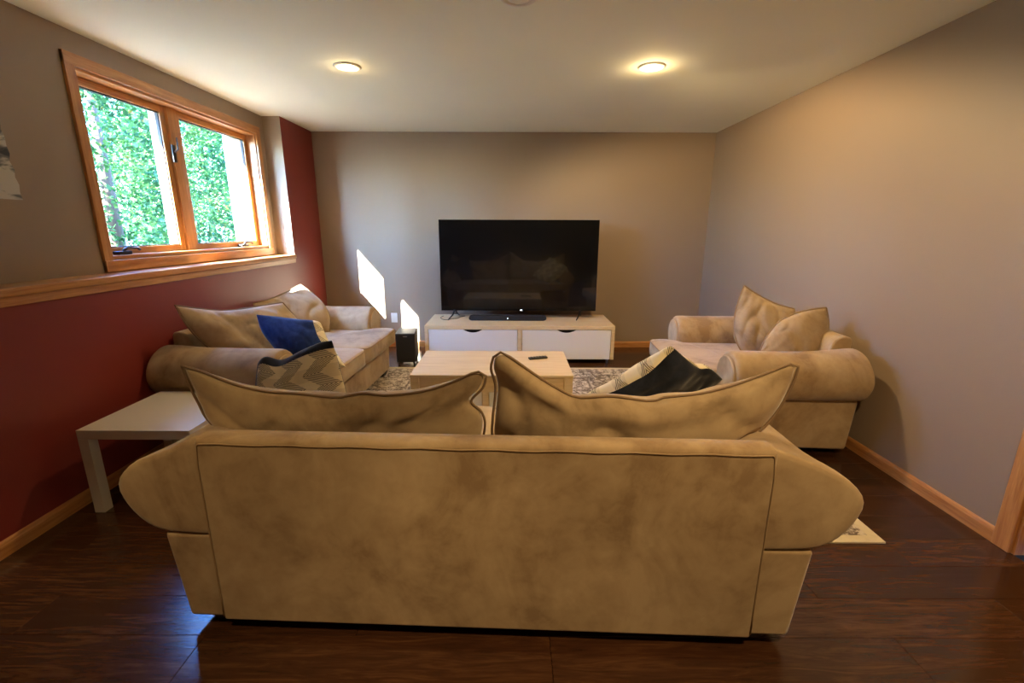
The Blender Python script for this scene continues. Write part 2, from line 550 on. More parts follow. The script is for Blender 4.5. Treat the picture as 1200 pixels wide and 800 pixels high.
# sash locks on the mullion
for yy in (3.50,):
    lk = wb('sash_lock', M['black'], [(XS + 0.018, XS + 0.030, yy - 0.004, yy + 0.030, 1.86, 1.98)], None, 0.004)
    G().tube([(XS + 0.03 - XU, yy + 0.013 - 3.65, 1.93 - 1.142), (XS + 0.055 - XU, yy + 0.013 - 3.65, 1.95 - 1.142), (XS + 0.060 - XU, yy + 0.013 - 3.65, 2.03 - 1.142)],
             [0.007, 0.007, 0.005], 8).build('lock_lever', M['bronze'], lk, smooth=True)
# exterior cladding around the glass
wb('exterior_cladding', M['white_clad'], [(-2.70, -2.56, WY0 - 0.03, WY0, WZ0 - 0.03, WZ1 + 0.03), (-2.70, -2.56, WY1, WY1 + 0.03, WZ0 - 0.03, WZ1 + 0.03),
    (-2.60, -2.56, 3.53, 3.59, WZ0, WZ1), (-2.72, -2.56, WY0 - 0.03, WY1 + 0.03, WZ0 - 0.03, WZ0), (-2.70, -2.56, WY0 - 0.03, WY1 + 0.03, WZ1, WZ1 + 0.03)], None, 0)
tag(G().box(-3.005, -2.66, YF, 7.0, 2.578, 2.70).build('trim_2', M['white_clad']), 'white eave outside above the window', 'eave', kind='structure')
tag(G().box(-16, -2.67, -6, 22, 0.80, 0.98).build('ground', M['grass']), 'grass outside the window', 'ground', kind='structure')

# ================================================================== RECESSED LIGHTS
def can_light(loc, label, on=True, power=LAMP_W, tilt=(0, 0), cone=174, r=0.088):
    t = thing('recessed_light', label, 'ceiling light', loc, group='recessed ceiling lights')
    G().lathe([(r, 0.0), (r, -0.004), (r - 0.006, -0.009), (r - 0.018, -0.010), (r - 0.024, -0.004), (r - 0.026, 0.0)], seg=40).build('trim_ring', M['white_plastic'], t, smooth=True)
    if on:
        G().lathe([(r - 0.025, -0.003), (0.046, -0.0035), (0.042, -0.001)], seg=32).build('baffle', M['white_plastic'], t, smooth=True)
        G().lathe([(0.0005, -0.020), (0.020, -0.0185), (0.032, -0.014), (0.038, -0.007), (0.040, -0.0015)], seg=28, cap=True).build('bulb', M['bulb'], t, smooth=True)
        ld = bpy.data.lights.new('lamp_glow', 'SPOT')
        ld.energy = power; ld.color = LAMP_COL
        ld.spot_size = R(cone); ld.spot_blend = 0.35; ld.shadow_soft_size = 0.04
        lo = bpy.data.objects.new('lamp_glow', ld); COL.objects.link(lo)
        lo.location = (0, 0, -0.075); lo.rotation_euler = (tilt[0], tilt[1], 0); lo.parent = t
        l2 = bpy.data.lights.new('bulb_glow', 'POINT'); l2.energy = power * 0.03; l2.color = LAMP_COL; l2.shadow_soft_size = 0.03
        lo2 = bpy.data.objects.new('bulb_glow', l2); COL.objects.link(lo2); lo2.location = (0, 0, -0.07); lo2.parent = t
    else:
        G().lathe([(0.0005, -0.012), (0.040, -0.011), (r - 0.030, -0.006), (r - 0.025, -0.003)], seg=32, cap=True).build('lens', M['white_plastic'], t, smooth=True)
    return t
can_light((-1.092, 3.339, ZC), 'lit recessed ceiling light on the window side of the room', power=LAMP_W * 0.33, tilt=(R(16), -R(10)), cone=150)
can_light((0.905, 3.326, ZC), 'lit recessed ceiling light towards the plain right wall', power=LAMP_W * 0.92, tilt=(R(12), -R(17)), cone=164)
can_light((0.022, 2.405, ZC), 'unlit round ceiling fixture at the top edge of the photo', on=False)
can_light((-1.092, 0.35, ZC), 'lit recessed ceiling light behind the camera on the left', power=LAMP_W * 0.58, cone=86)
can_light((0.905, 0.35, ZC), 'lit recessed ceiling light behind the camera on the right', power=LAMP_W * 1.15, tilt=(R(10), -R(20)), cone=126)

# ================================================================== UPHOLSTERED SEATS
def sofa_piece(name, label, cat, loc, rotz, hi, ncush, feet_h=0.026, wing=1.0):
    """local frame: x along the width, y forward, z up, origin on the floor under the rear centre"""
    t = thing(name, label, cat, loc, rotz)
    hb, ho, D = hi + 0.165, hi + 0.32, 0.79
    sm = M['suede']
    # base
    g = G().prism([(-hb - 0.018, feet_h + 0.01), (hb + 0.018, feet_h + 0.01), (hb + 0.055, 0.382), (-hb - 0.055, 0.382)], 0.012, 0.90, 'y')
    g.build('base', sm, t, bevel=0.018, seg=3)
    # back frame
    bw = hb - 0.115
    pf = [(0.0, feet_h + 0.01), (0.0, 0.720), (0.012, 0.736), (0.04, 0.743), (0.075, 0.738), (0.105, 0.718), (0.125, 0.67), (0.20, 0.34), (0.20, feet_h + 0.01)]
    bf = G().prism([(a, b) for a, b in pf][::-1], -bw, bw, 'x').build('back_frame', sm, t, bevel=0.012, seg=3, angle=50)
    sh = 0.02
    pts = [(-bw + 0.004, 0.0, feet_h + 0.03)] + [(-bw + 0.004, 0.0, 0.06 + i * 0.073) for i in range(1, 9)] + [(-bw + 0.012, 0.0, 0.716)]
    n = 30
    top = [(-bw + 0.02 + (2 * bw - 0.04) * i / n, -0.0005, 0.721 + 0.002 * math.sin(i * 1.7)) for i in range(n + 1)]
    rt = [(-x, y_, z) for x, y_, z in pts][::-1]
    G().tube(pts + top + rt, 0.003, 6).build('piping', M['piping'], bf, smooth=True)
    # arms
    K = 22
    def front_prof():
        c, r = (0.155, 0.512), 0.155
        P = [(0.010, 0.372), (0.006, 0.39), (0.004, 0.43)]
        for i in range(15):
            a = R(178 - i * (178 + 62) / 14)
            P.append((c[0] + r * math.cos(a) * 1.03, c[1] + r * math.sin(a)))
        P += [(0.200, 0.383), (0.180, 0.377), (0.12, 0.374), (0.06, 0.372)]
        return P
    def rear_prof():
        P = [(-0.01, 0.378), (-0.015, 0.41), (-0.02, 0.48), (-0.03, 0.60), (-0.03, 0.68), (-0.015, 0.725), (0.015, 0.742), (0.05, 0.738),
             (0.09, 0.722), (0.13, 0.702), (0.175, 0.686), (0.22, 0.668), (0.270, 0.652), (0.320, 0.610), (0.350, 0.562), (0.338, 0.508),
             (0.312, 0.458), (0.270, 0.412), (0.225, 0.390), (0.180, 0.383), (0.12, 0.380), (0.06, 0.378)]
        return P
    FP, RP = front_prof(), rear_prof()
    assert len(FP) == len(RP) == K
    for sgn in (-1, 1):
        rings = []
        ys = [0.008, 0.009, 0.014, 0.026, 0.06, 0.10, 0.18, 0.26, 0.36, 0.48, 0.60, 0.70, 0.74, 0.765, 0.782, D]
        for j, yy in enumerate(ys):
            f = min(1, max(0, (yy - 0.02) / 0.30)); f = 1 - wing * (1 - f * f * (3 - 2 * f))
            ins = {0: 0.50, 1: 0.04, 2: 0.01, 3: 0.0}.get(j, 0)
            if yy > 0.75: ins = {0.765: 0.012, 0.782: 0.05, D: 0.13}[yy]
            cx, cz = 0.14, 0.50
            ring = []
            for k in range(K):
                px = RP[k][0] * (1 - f) + FP[k][0] * f
                pz = RP[k][1] * (1 - f) + FP[k][1] * f
                if 3 < k < 19:
                    w = noise.noise(Vector((px * 9 * sgn + 3, yy * 9, pz * 9 + loc[0] * 3)))
                    px += w * 0.005; pz += w * 0.005
                if True:
                    px += (cx - px) * ins; pz += (cz - pz) * ins
                ring.append((sgn * (hi + px), yy, pz))
            rings.append(ring)
        arm = G().loft(rings).build('arm', sm, t, smooth=True, bevel=0)
        arm.modifiers.new('sub', 'SUBSURF').render_levels = 1
        # oval front panel with piping
        oc, orr = (hi + 0.155, 0.505), 0.128
        op = []
        for i in range(26):
            a = R(-62 + i * (242) / 25)
            op.append((oc[0] + orr * math.cos(a) * 1.03, oc[1] + orr * math.sin(a)))
        op += [(hi + 0.028, 0.40), (hi + 0.035, 0.335), (hi + 0.17, 0.335), (hi + 0.185, 0.36)]
        op = [(sgn * a, b) for a, b in op]
        ap = G().prism(op, D - 0.012, D + 0.014, 'y').build('arm_panel', M['suede_cushion'], arm, bevel=0.009, seg=3)
        G().tube([(a, D + 0.002, b) for a, b in op], 0.0045, 6, closed=True).build('piping', M['piping'], arm, smooth=True)
    # seat cushions, T shaped in front of the arms
    w = 2 * hi / ncush
    for i in range(ncush):
        a, b = -hi + i * w + 0.004, -hi + (i + 1) * w - 0.004
        la = a - 0.13 if i == 0 else a
        lb = b + 0.13 if i == ncush - 1 else b
        out = [(a, 0.20), (b, 0.20), (b, 0.825), (lb, 0.825), (lb, 1.01), (la, 1.01), (la, 0.825), (a, 0.825)]
        ol = []
        for q in out:
            if not ol or (Vector(ol[-1]) - Vector(q)).length > 1e-4: ol.append(q)
        if (Vector(ol[0]) - Vector(ol[-1])).length < 1e-4: ol.pop()
        if ncush > 1 and i == 0: ol = [(a, 0.20), (b, 0.20), (b, 1.01), (la, 1.01), (la, 0.825), (a, 0.825)]
        elif ncush > 1 and i == ncush - 1: ol = [(a, 0.20), (b, 0.20), (b, 0.825), (lb, 0.825), (lb, 1.01), (a, 1.01)]
        elif ncush > 2: ol = [(a, 0.20), (b, 0.20), (b, 1.01), (a, 1.01)]
        # densify the outline and build a crowned slab
        den = []
        for p, q in zip(ol, ol[1:] + ol[:1]):
            m = max(1, int((Vector(q) - Vector(p)).length / 0.05))
            for k in range(m):
                den.append((p[0] + (q[0] - p[0]) * k / m, p[1] + (q[1] - p[1]) * k / m))
        # rounded corners by averaging
        for _ in range(2):
            den = [((den[k - 1][0] + 2 * den[k][0] + den[(k + 1) % len(den)][0]) / 4, (den[k - 1][1] + 2 * den[k][1] + den[(k + 1) % len(den)][1]) / 4) for k in range(len(den))]
        cx, cy = (a + b) / 2, 0.58
        rings = []
        for ins, z in ((0.03, 0.335), (0.0, 0.345), (-0.006, 0.39), (0.0, 0.452), (0.012, 0.463), (0.05, 0.470), (0.15, 0.476), (0.4, 0.482), (0.8, 0.485)):
            rings.append([(x + (cx - x) * ins, y_ + (cy - y_) * ins, z) for x, y_ in den])
        sc = G().loft(rings).build('seat_cushion', M['suede_cushion'], t, smooth=True)
        G().tube([(x, y_, 0.456) for x, y_ in den], 0.0045, 6, closed=True).build('piping', M['piping'], sc, smooth=True)
    # feet
    for fx in (-hb + 0.10, hb - 0.10):
        for fy in (0.09, 0.84):
            G().loft([[(fx + u * 0.045, fy + v * 0.045, 0.0) for u, v in ((-1, -1), (1, -1), (1, 1), (-1, 1))],
                      [(fx + u * 0.058, fy + v * 0.058, feet_h + 0.012) for u, v in ((-1, -1), (1, -1), (1, 1), (-1, 1))]]).build('foot', M['foot'], t, bevel=0.003)
    return t

sofa_piece('sofa', 'large tan suede sofa in the foreground, seen from behind', 'sofa', (-0.104, 1.302, 0.0082), R(-2.1), 0.87, 2)
sofa_piece('loveseat', 'smaller suede sofa against the red wall below the window', 'sofa', (-2.165, 3.565, 0.0082), R(-93), 0.65, 2, wing=0.15)
sofa_piece('armchair', 'wide tan suede armchair with rolled arms against the right wall', 'armchair', (2.165, 3.265, 0.0082), R(86.5), 0.435, 1, wing=0.3)

# ------------------------------------------------------------------ cushions
def catmull(P, n):
    P = [Vector(p) for p in P]
    if len(P) == 2:
        return [P[0].lerp(P[1], i / n) for i in range(n + 1)]
    # arc length parameters
    d = [0]
    for a, b in zip(P, P[1:]): d.append(d[-1] + (b - a).length)
    out = []
    for i in range(n + 1):
        s = d[-1] * i / n
        k = 0
        while k < len(P) - 2 and s > d[k + 1]: k += 1
        f = (s - d[k]) / max(1e-9, d[k + 1] - d[k])
        p0 = P[k - 1] if k else P[0] * 2 - P[1]
        p1, p2 = P[k], P[k + 1]
        p3 = P[k + 2] if k + 2 < len(P) else P[-1] * 2 - P[-2]
        out.append(0.5 * ((2 * p1) + (p2 - p0) * f + (2 * p0 - 5 * p1 + 4 * p2 - p3) * f * f + (3 * p1 - p0 - 3 * p2 + p3) * f ** 3))
    return out

def cushion(name, label, cat, bottom, top, left, right, tf, tb, matf, matb=None, pipe=None, wr=0.010, seed=0, n=34, rim=None, group=None):
    """soft cushion spanned by four seam curves; tf / tb = bulge of the front (normal side) and of the other side"""
    B, T, L, Rr = catmull(bottom, n), catmull(top, n), catmull(left, n), catmull(right, n)
    c00, c10, c01, c11 = B[0], B[-1], T[0], T[-1]
    def coons(i, j):
        u, v = i / n, j / n
        return (B[i] * (1 - v) + T[i] * v + L[j] * (1 - u) + Rr[j] * u
                - (c00 * (1 - u) * (1 - v) + c10 * u * (1 - v) + c01 * (1 - u) * v + c11 * u * v))
    N = (c10 - c00 + c11 - c01).cross(c01 - c00 + c11 - c10).normalized()     # points towards the front side
    base = (c00 + c10) / 2
    low = min(p.z for p in B)
    org = Vector((base.x, base.y, low))
    bm = bmesh.new()
    uvl = bm.loops.layers.uv.new('UVMap')
    S = {}
    for side in (0, 1):
        for i in range(n + 1):
            for j in range(n + 1):
                if side and (i in (0, n) or j in (0, n)):
                    S[side, i, j] = S[0, i, j]; continue
                u, v = i / n, j / n
                p = coons(i, j)
                e = (1 - abs(2 * u - 1) ** 2.2) * (1 - abs(2 * v - 1) ** 2.2)
                e = max(0, e) ** 0.55
                q = Vector((u * 3.1 + seed * 7.3, v * 2.3 + seed * 3.1, seed + side * 5))
                w = noise.noise(q) + 0.5 * noise.noise(q * 2.3)
                rd = 1 - abs(noise.noise(Vector((u * 4.5 + seed, v * 2.0 - seed, side + 3.3)))) * 2.2
                # gathers running in from the seam
                gt = math.sin((u * 19 + noise.noise(q * 1.7) * 5)) * (abs(2 * v - 1) ** 3) * 0.35 + math.sin((v * 13 + noise.noise(q * 1.3) * 4)) * (abs(2 * u - 1) ** 3) * 0.3
                dsp = (tf if side == 0 else -tb) * e + (1 if side == 0 else -1) * wr * (w * 0.9 - max(0, rd) ** 3 * 0.9 + gt) * e ** 0.5
                S[side, i, j] = bm.verts.new(p + N * dsp - org)
    for side in (0, 1):
        for i in range(n):
            for j in range(n):
                q = [S[side, i, j], S[side, i + 1, j], S[side, i + 1, j + 1], S[side, i, j + 1]]
                uvs = [(i / n, j / n), ((i + 1) / n, j / n), ((i + 1) / n, (j + 1) / n), (i / n, (j + 1) / n)]
                if side: q.reverse(); uvs.reverse()
                f = bm.faces.new(q); f.smooth = True
                f.material_index = side if matb else 0
                if rim and side == 0 and (i < rim[0] or i >= n - rim[1] or j >= n - rim[2]): f.material_index = 1
                for lp, uv in zip(f.loops, uvs): lp[uvl].uv = uv
    me = bpy.data.meshes.new(name)
    bm.to_mesh(me); bm.free()
    me.materials.append(matf)
    if matb: me.materials.append(matb)
    root = bpy.data.objects.new(name, me)
    COL.objects.link(root); root.location = org
    sb = root.modifiers.new('sub', 'SUBSURF'); sb.levels = 1; sb.render_levels = 1
    tag(root, label, cat, group or {'back_cushion': 'loose back cushions on the seats', 'throw_pillow': 'small accent pillows'}[name])
    if pipe:
        ring = B[:-1] + Rr[:-1] + T[:0:-1] + L[:0:-1]
        ring = [p - org for p in ring]
        G().tube(ring, 0.0048, 6, closed=True).build('piping', pipe, root, smooth=True)
    return root

sc_, sp_ = M['suede_cushion'], M['piping_dark']
# big back cushions of the foreground sofa
cushion('back_cushion', 'long tan cushion with pointed left corner on the foreground sofa, left half', 'cushion',
        [(-0.93, 1.66, 0.478), (-0.55, 1.67, 0.474), (-0.15, 1.66, 0.478)],
        [(-1.15, 1.515, 0.935), (-1.09, 1.52, 0.915), (-0.99, 1.535, 0.862), (-0.885, 1.54, 0.834), (-0.77, 1.545, 0.824), (-0.635, 1.55, 0.808), (-0.54, 1.545, 0.826), (-0.45, 1.54, 0.820), (-0.31, 1.54, 0.838), (-0.195, 1.53, 0.882), (-0.125, 1.52, 0.916), (-0.092, 1.525, 0.898)],
        [(-0.93, 1.66, 0.478), (-1.12, 1.60, 0.66), (-1.15, 1.56, 0.79), (-1.15, 1.515, 0.935)],
        [(-0.15, 1.66, 0.478), (-0.105, 1.60, 0.66), (-0.112, 1.575, 0.74), (-0.150, 1.56, 0.79), (-0.105, 1.54, 0.85), (-0.092, 1.525, 0.898)],
        0.075, 0.13, sc_, None, sp_, 0.024, 1)
cushion('back_cushion', 'long tan cushion with two pointed corners on the foreground sofa, right half', 'cushion',
        [(-0.02, 1.64, 0.478), (0.40, 1.65, 0.474), (0.76, 1.62, 0.478)],
        [(-0.065, 1.500, 0.975), (-0.045, 1.498, 0.993), (-0.008, 1.500, 0.975), (0.100, 1.52, 0.892), (0.208, 1.53, 0.826), (0.265, 1.535, 0.816), (0.355, 1.535, 0.822), (0.495, 1.535, 0.804), (0.54, 1.53, 0.820), (0.672, 1.525, 0.838), (0.78, 1.515, 0.874), (0.88, 1.505, 0.920), (0.955, 1.50, 0.955), (0.982, 1.50, 0.945)],
        [(-0.02, 1.64, 0.478), (-0.072, 1.60, 0.62), (-0.072, 1.56, 0.72), (-0.060, 1.54, 0.85), (-0.074, 1.51, 0.93), (-0.065, 1.500, 0.975)],
        [(0.76, 1.62, 0.478), (0.90, 1.56, 0.66), (0.955, 1.54, 0.76), (0.98, 1.515, 0.875), (0.982, 1.50, 0.945)],
        0.075, 0.13, sc_, None, sp_, 0.024, 2)
# loveseat back cushions (front side faces +x)
cushion('back_cushion', 'slumped tan back cushion at the near end of the small sofa', 'cushion',
        [(-1.86, 2.93, 0.492), (-1.74, 3.2, 0.49), (-1.62, 3.46, 0.492)],
        [(-2.05, 2.735, 0.945), (-2.02, 2.87, 0.905), (-1.98, 3.03, 0.862), (-1.90, 3.16, 0.850), (-1.82, 3.32, 0.852), (-1.75, 3.44, 0.852)],
        [(-1.86, 2.93, 0.492), (-1.98, 2.83, 0.68), (-2.02, 2.76, 0.82), (-2.05, 2.735, 0.945)],
        [(-1.62, 3.46, 0.492), (-1.66, 3.50, 0.66), (-1.75, 3.44, 0.852)],
        0.11, 0.06, sc_, None, sp_, 0.024, 3)
cushion('back_cushion', 'tan back cushion with sunlit raised corner at the far end of the small sofa', 'cushion',
        [(-2.00, 3.74, 0.492), (-1.83, 3.88, 0.49), (-1.66, 4.04, 0.492)],
        [(-2.13, 3.70, 0.800), (-2.07, 3.86, 0.815), (-2.00, 4.02, 0.855), (-1.93, 4.15, 0.905)],
        [(-2.00, 3.74, 0.492), (-2.08, 3.70, 0.66), (-2.13, 3.70, 0.800)],
        [(-1.66, 4.04, 0.492), (-1.69, 4.14, 0.62), (-1.79, 4.20, 0.76), (-1.93, 4.15, 0.905)],
        0.10, 0.06, sc_, None, sp_, 0.020, 4)
# armchair cushions
cushion('back_cushion', 'tan cushion with tall pointed corner at the rear of the armchair', 'cushion',
        [(1.73, 3.30, 0.492), (1.92, 3.25, 0.49), (2.02, 3.22, 0.492)],
        [(1.715, 3.38, 1.000), (1.78, 3.37, 0.955), (1.87, 3.36, 0.905), (1.97, 3.35, 0.862), (2.08, 3.33, 0.835)],
        [(1.73, 3.30, 0.492), (1.675, 3.33, 0.60), (1.655, 3.35, 0.72), (1.675, 3.37, 0.86), (1.715, 3.38, 1.000)],
        [(2.02, 3.22, 0.492), (2.09, 3.27, 0.66), (2.08, 3.33, 0.835)],
        0.085, 0.07, sc_, None, M['piping'], 0.02, 5)
cushion('back_cushion', 'rounded tan cushion leaning nearest the front arm of the armchair', 'cushion',
        [(1.66, 2.96, 0.492), (1.85, 2.94, 0.49), (2.05, 2.93, 0.492)],
        [(1.69, 2.98, 0.67), (1.74, 3.0, 0.745), (1.80, 3.0, 0.815), (1.90, 3.0, 0.866), (2.00, 3.0, 0.890), (2.085, 3.0, 0.900)],
        [(1.66, 2.96, 0.492), (1.66, 2.97, 0.57), (1.69, 2.98, 0.67)],
        [(2.05, 2.93, 0.492), (2.10, 2.96, 0.66), (2.11, 2.99, 0.80), (2.085, 3.0, 0.900)],
        0.085, 0.08, sc_, None, M['piping'], 0.016, 6)
# throw pillows
cushion('throw_pillow', 'cream zigzag patterned pillow with dark edge leaning on the foreground sofa arm', 'pillow',
        [(-1.10, 1.90, 0.50), (-0.90, 1.88, 0.495), (-0.70, 1.88, 0.505)],
        [(-1.145, 1.96, 0.815), (-1.10, 1.955, 0.850), (-1.03, 1.955, 0.835), (-0.93, 1.955, 0.882), (-0.85, 1.955, 0.915), (-0.795, 1.955, 0.925)],
        [(-1.10, 1.90, 0.50), (-1.15, 1.93, 0.66), (-1.145, 1.96, 0.815)],
        [(-0.70, 1.88, 0.505), (-0.735, 1.92, 0.67), (-0.765, 1.94, 0.80), (-0.795, 1.955, 0.925)],
        0.075, 0.07, M['pattern'], M['velvet_dark'], None, 0.006, 7, rim=(3, 0, 3))
cushion('throw_pillow', 'black velvet pillow standing on its corner on the foreground sofa', 'pillow',
        [(0.34, 2.10, 0.60), (0.48, 2.16, 0.53), (0.66, 2.20, 0.49)],
        [(0.677, 1.88, 0.925), (0.76, 1.90, 0.855), (0.84, 1.95, 0.800), (0.90, 1.97, 0.790), (0.985, 2.02, 0.725)],
        [(0.34, 2.10, 0.60), (0.44, 2.03, 0.69), (0.56, 1.95, 0.80), (0.64, 1.90, 0.895), (0.677, 1.88, 0.925)],
        [(0.66, 2.20, 0.49), (0.84, 2.12, 0.58), (0.985, 2.02, 0.725)],
        0.08, 0.10, M['velvet_dark'], M['pattern'], None, 0.016, 8, rim=(2, 0, 0))
cushion('throw_pillow', 'navy blue pillow with cream patterned face tipped on the small sofa', 'pillow',
        [(-1.50, 2.93, 0.50), (-1.32, 2.93, 0.49), (-1.12, 2.95, 0.488)],
        [(-1.72, 3.0, 0.845), (-1.60, 3.03, 0.825), (-1.46, 3.06, 0.800), (-1.36, 3.09, 0.785), (-1.33, 3.10, 0.765)],
        [(-1.50, 2.93, 0.50), (-1.60, 2.95, 0.62), (-1.68, 2.97, 0.73), (-1.72, 3.0, 0.845)],
        [(-1.12, 2.95, 0.488), (-1.20, 3.00, 0.58), (-1.27, 3.05, 0.66), (-1.33, 3.10, 0.765)],
        0.09, 0.10, M['velvet_navy'], M['pattern'], None, 0.010, 9, rim=(0, 5, 0))

# ================================================================== RUG
g = thing('area_rug', 'large grey and cream distressed rug with cream border', 'rug', (0.10, 3.17, 0.0), R(0.0))
RX, RY = 1.62, 1.352
G().box(-RX + 0.048, RX - 0.048, -RY + 0.048, RY - 0.048, 0.0005, 0.0075).build('pile', M['rug'], g)
bd = G()
for x0, x1, y0, y1 in ((-RX, RX, -RY, -RY + 0.048), (-RX, RX, RY - 0.048, RY), (-RX, -RX + 0.048, -RY + 0.048, RY - 0.048), (RX - 0.048, RX, -RY + 0.048, RY - 0.048)):
    bd.box(x0, x1, y0, y1, 0.0005, 0.008)
bd.build('border', M['rug_border'], g)

# ================================================================== COFFEE TABLE
t = thing('coffee_table', 'light birch coffee table in front of the television stand', 'table', (-0.145, 3.325, 0.008))
H = 0.412
G().box(-0.567, 0.567, -0.325, 0.325, H - 0.022, H).build('table_top', M['birch'], t, bevel=0.004)
for sx in (-1, 1):
    for sy in (-1, 1):
        G().box(sx * 0.535 - 0.03, sx * 0.535 + 0.03, sy * 0.29 - 0.03, sy * 0.29 + 0.03, 0, H - 0.0225).build('leg', M['birch'], t, bevel=0.003)
fr = G().box(-0.506, 0.506, -0.306, -0.288, 0.28, H - 0.0225).box(-0.506, 0.506, 0.288, 0.306, 0.28, H - 0.0225)
fr.box(-0.551, -0.533, -0.26, 0.26, 0.10, H - 0.0225).box(0.533, 0.551, -0.26, 0.26, 0.10, H - 0.0225).build('apron', M['birch'], t, bevel=0.002)
G().box(-0.506, -0.07, -0.300, -0.284, 0.10, 0.278).build('drawer_front', M['white_panel'], t, bevel=0.002)
G().box(-0.018, 0.506, -0.300, -0.284, 0.10, 0.278).build('drawer_front', M['white_panel'], t, bevel=0.002)
G().box(-0.067, -0.021, -0.306, 0.28, 0.10, 0.279).build('divider', M['birch'], t, bevel=0.002)
G().box(-0.53, 0.53, -0.285, 0.285, 0.08, 0.099).build('shelf', M['birch'], t, bevel=0.002)

t = thing('remote_control', 'small black remote control lying on the coffee table', 'remote', (0.198, 3.415, 0.4205), R(18))
G().box(-0.075, 0.075, -0.020, 0.020, 0.0, 0.016).build('body', M['black'], t, bevel=0.006, seg=3)
bt = G()
for i in range(5):
    for j in range(3):
        bt.box(-0.058 + i * 0.024, -0.050 + i * 0.024, -0.012 + j * 0.009, -0.006 + j * 0.009, 0.0158, 0.0175)
bt.build('buttons', M['grille'], t)

# ================================================================== TV STAND
t = thing('tv_stand', 'low birch television stand with two white drawers', 'tv stand', (0.075, 4.68, 0.0))
W, D = 1.002, 0.66
G().box(-W, W, 0, D, 0.374, 0.415).build('top_panel', M['birch'], t, bevel=0.003)
G().box(-W, -W + 0.036, 0, D, 0.05, 0.3735).build('side_panel', M['birch'], t, bevel=0.002)
G().box(W - 0.036, W, 0, D, 0.05, 0.3735).build('side_panel', M['birch'], t, bevel=0.002)
G().box(-0.022, 0.022, 0.002, D, 0.05, 0.3735).build('divider', M['birch'], t, bevel=0.002)
G().box(-W + 0.037, -0.0225, 0.02, D, 0.05, 0.07).box(0.0225, W - 0.037, 0.02, D, 0.05, 0.07).build('bottom_panel', M['birch'], t)
G().box(-W + 0.037, -0.0225, D - 0.012, D - 0.002, 0.071, 0.373).box(0.0225, W - 0.037, D - 0.012, D - 0.002, 0.071, 0.373).build('back_panel', M['birch'], t)
for c in (-0.4945, 0.4945):
    hw = 0.4665
    pts = [(c - hw, 0.052), (c + hw, 0.052), (c + hw, 0.370)]
    for i in range(13):
        a = i / 12
        pts.append((c + 0.10 - 0.20 * a, 0.370 - 0.032 * math.sin(PI * a) ** 0.8))
    pts.append((c - hw, 0.370))
    G().prism(pts, 0.004, 0.020, 'y').build('drawer_front', M['white_panel'], t, bevel=0.0015)
    G().box(c - 0.14, c + 0.14, 0.060, 0.066, 0.25, 0.372).build('drawer_shade', M['void'], t)  # near-black sheet stands in for the shade behind the handle cut-out
for fx in (-W + 0.06, 0, W - 0.06):
    for fy in (0.05, D - 0.05):
        G().cyl((fx, fy, 0), 0.016, 0.05, 16).build('foot', M['metal'], t, smooth=False)

# television
t = thing('television', 'large flat black television standing on the birch stand', 'television', (0.066, 5.10, 0.4155))
TW, TZ0, TZ1 = 0.872, 0.087, 1.082
G().box(-TW, TW, 0.004, 0.035, TZ0, TZ1).box(-0.6, 0.6, 0.035, 0.075, TZ0 + 0.06, 0.75).build('housing', M['black'], t, bevel=0.004)
G().box(-TW + 0.008, TW - 0.008, -0.0005, 0.0035, TZ0 + 0.018, TZ1 - 0.008).build('screen', M['screen'], t)
bz = G().box(-TW, TW, -0.003, 0.0038, TZ1 - 0.0075, TZ1).box(-TW, TW, -0.003, 0.0038, TZ0, TZ0 + 0.0175)
bz.box(-TW, -TW + 0.0075, -0.003, 0.0038, TZ0 + 0.0175, TZ1 - 0.0075).box(TW - 0.0075, TW, -0.003, 0.0038, TZ0 + 0.0175, TZ1 - 0.0075)
bz.build('bezel', M['black_gloss'], t)
G().box(0.020, 0.040, -0.006, -0.0031, TZ0 + 0.003, TZ0 + 0.010).build('status_light', M['led'], t)
for s in (-0.72, 0.70):
    G().tube([(s, 0.02, TZ0 + 0.02), (s - 0.02, -0.05, 0.045), (s - 0.06, -0.135, 0.006)], [0.011, 0.009, 0.006], 8).tube(
        [(s, 0.02, TZ0 + 0.02), (s + 0.01, 0.09, 0.045), (s + 0.03, 0.16, 0.006)], [0.011, 0.009, 0.006], 8).build('stand_foot', M['black'], t, smooth=True)

t = thing('soundbar', 'long dark soundbar on the stand below the television', 'speaker', (-0.055, 4.985, 0.4155))
o = G().prism([(-0.43, 0.028), (-0.425, 0.012), (-0.41, 0.003), (-0.39, 0), (0.39, 0), (0.41, 0.003), (0.425, 0.012), (0.43, 0.028), (0.425, 0.044), (0.41, 0.053), (0.39, 0.056), (-0.39, 0.056), (-0.41, 0.053), (-0.425, 0.044)], -0.04, 0.04, 'y').build('body', M['grille'], t, bevel=0.006, seg=3)
G().tube([(0.0, -0.0412, 0.028), (0.0, -0.0435, 0.028)], 0.005, 12).build('status_light', M['led'], t)

# black lead lying on the stand at its left end
pts = [(-0.80, 5.20, 0.420), (-0.82, 5.10, 0.420), (-0.78, 5.00, 0.420), (-0.72, 4.98, 0.420), (-0.68, 5.04, 0.420), (-0.62, 5.06, 0.420), (-0.60, 5.14, 0.420), (-0.55, 5.20, 0.422)]
c = G().tube([p - Vector((-0.7, 5.08, 0.4158)) for p in catmull(pts, 40)], 0.0035, 6).build('power_cable', M['black'], None, smooth=True, loc=(-0.7, 5.08, 0.4158))
tag(c, 'thin black cable curling on the left end of the television stand', 'cable')

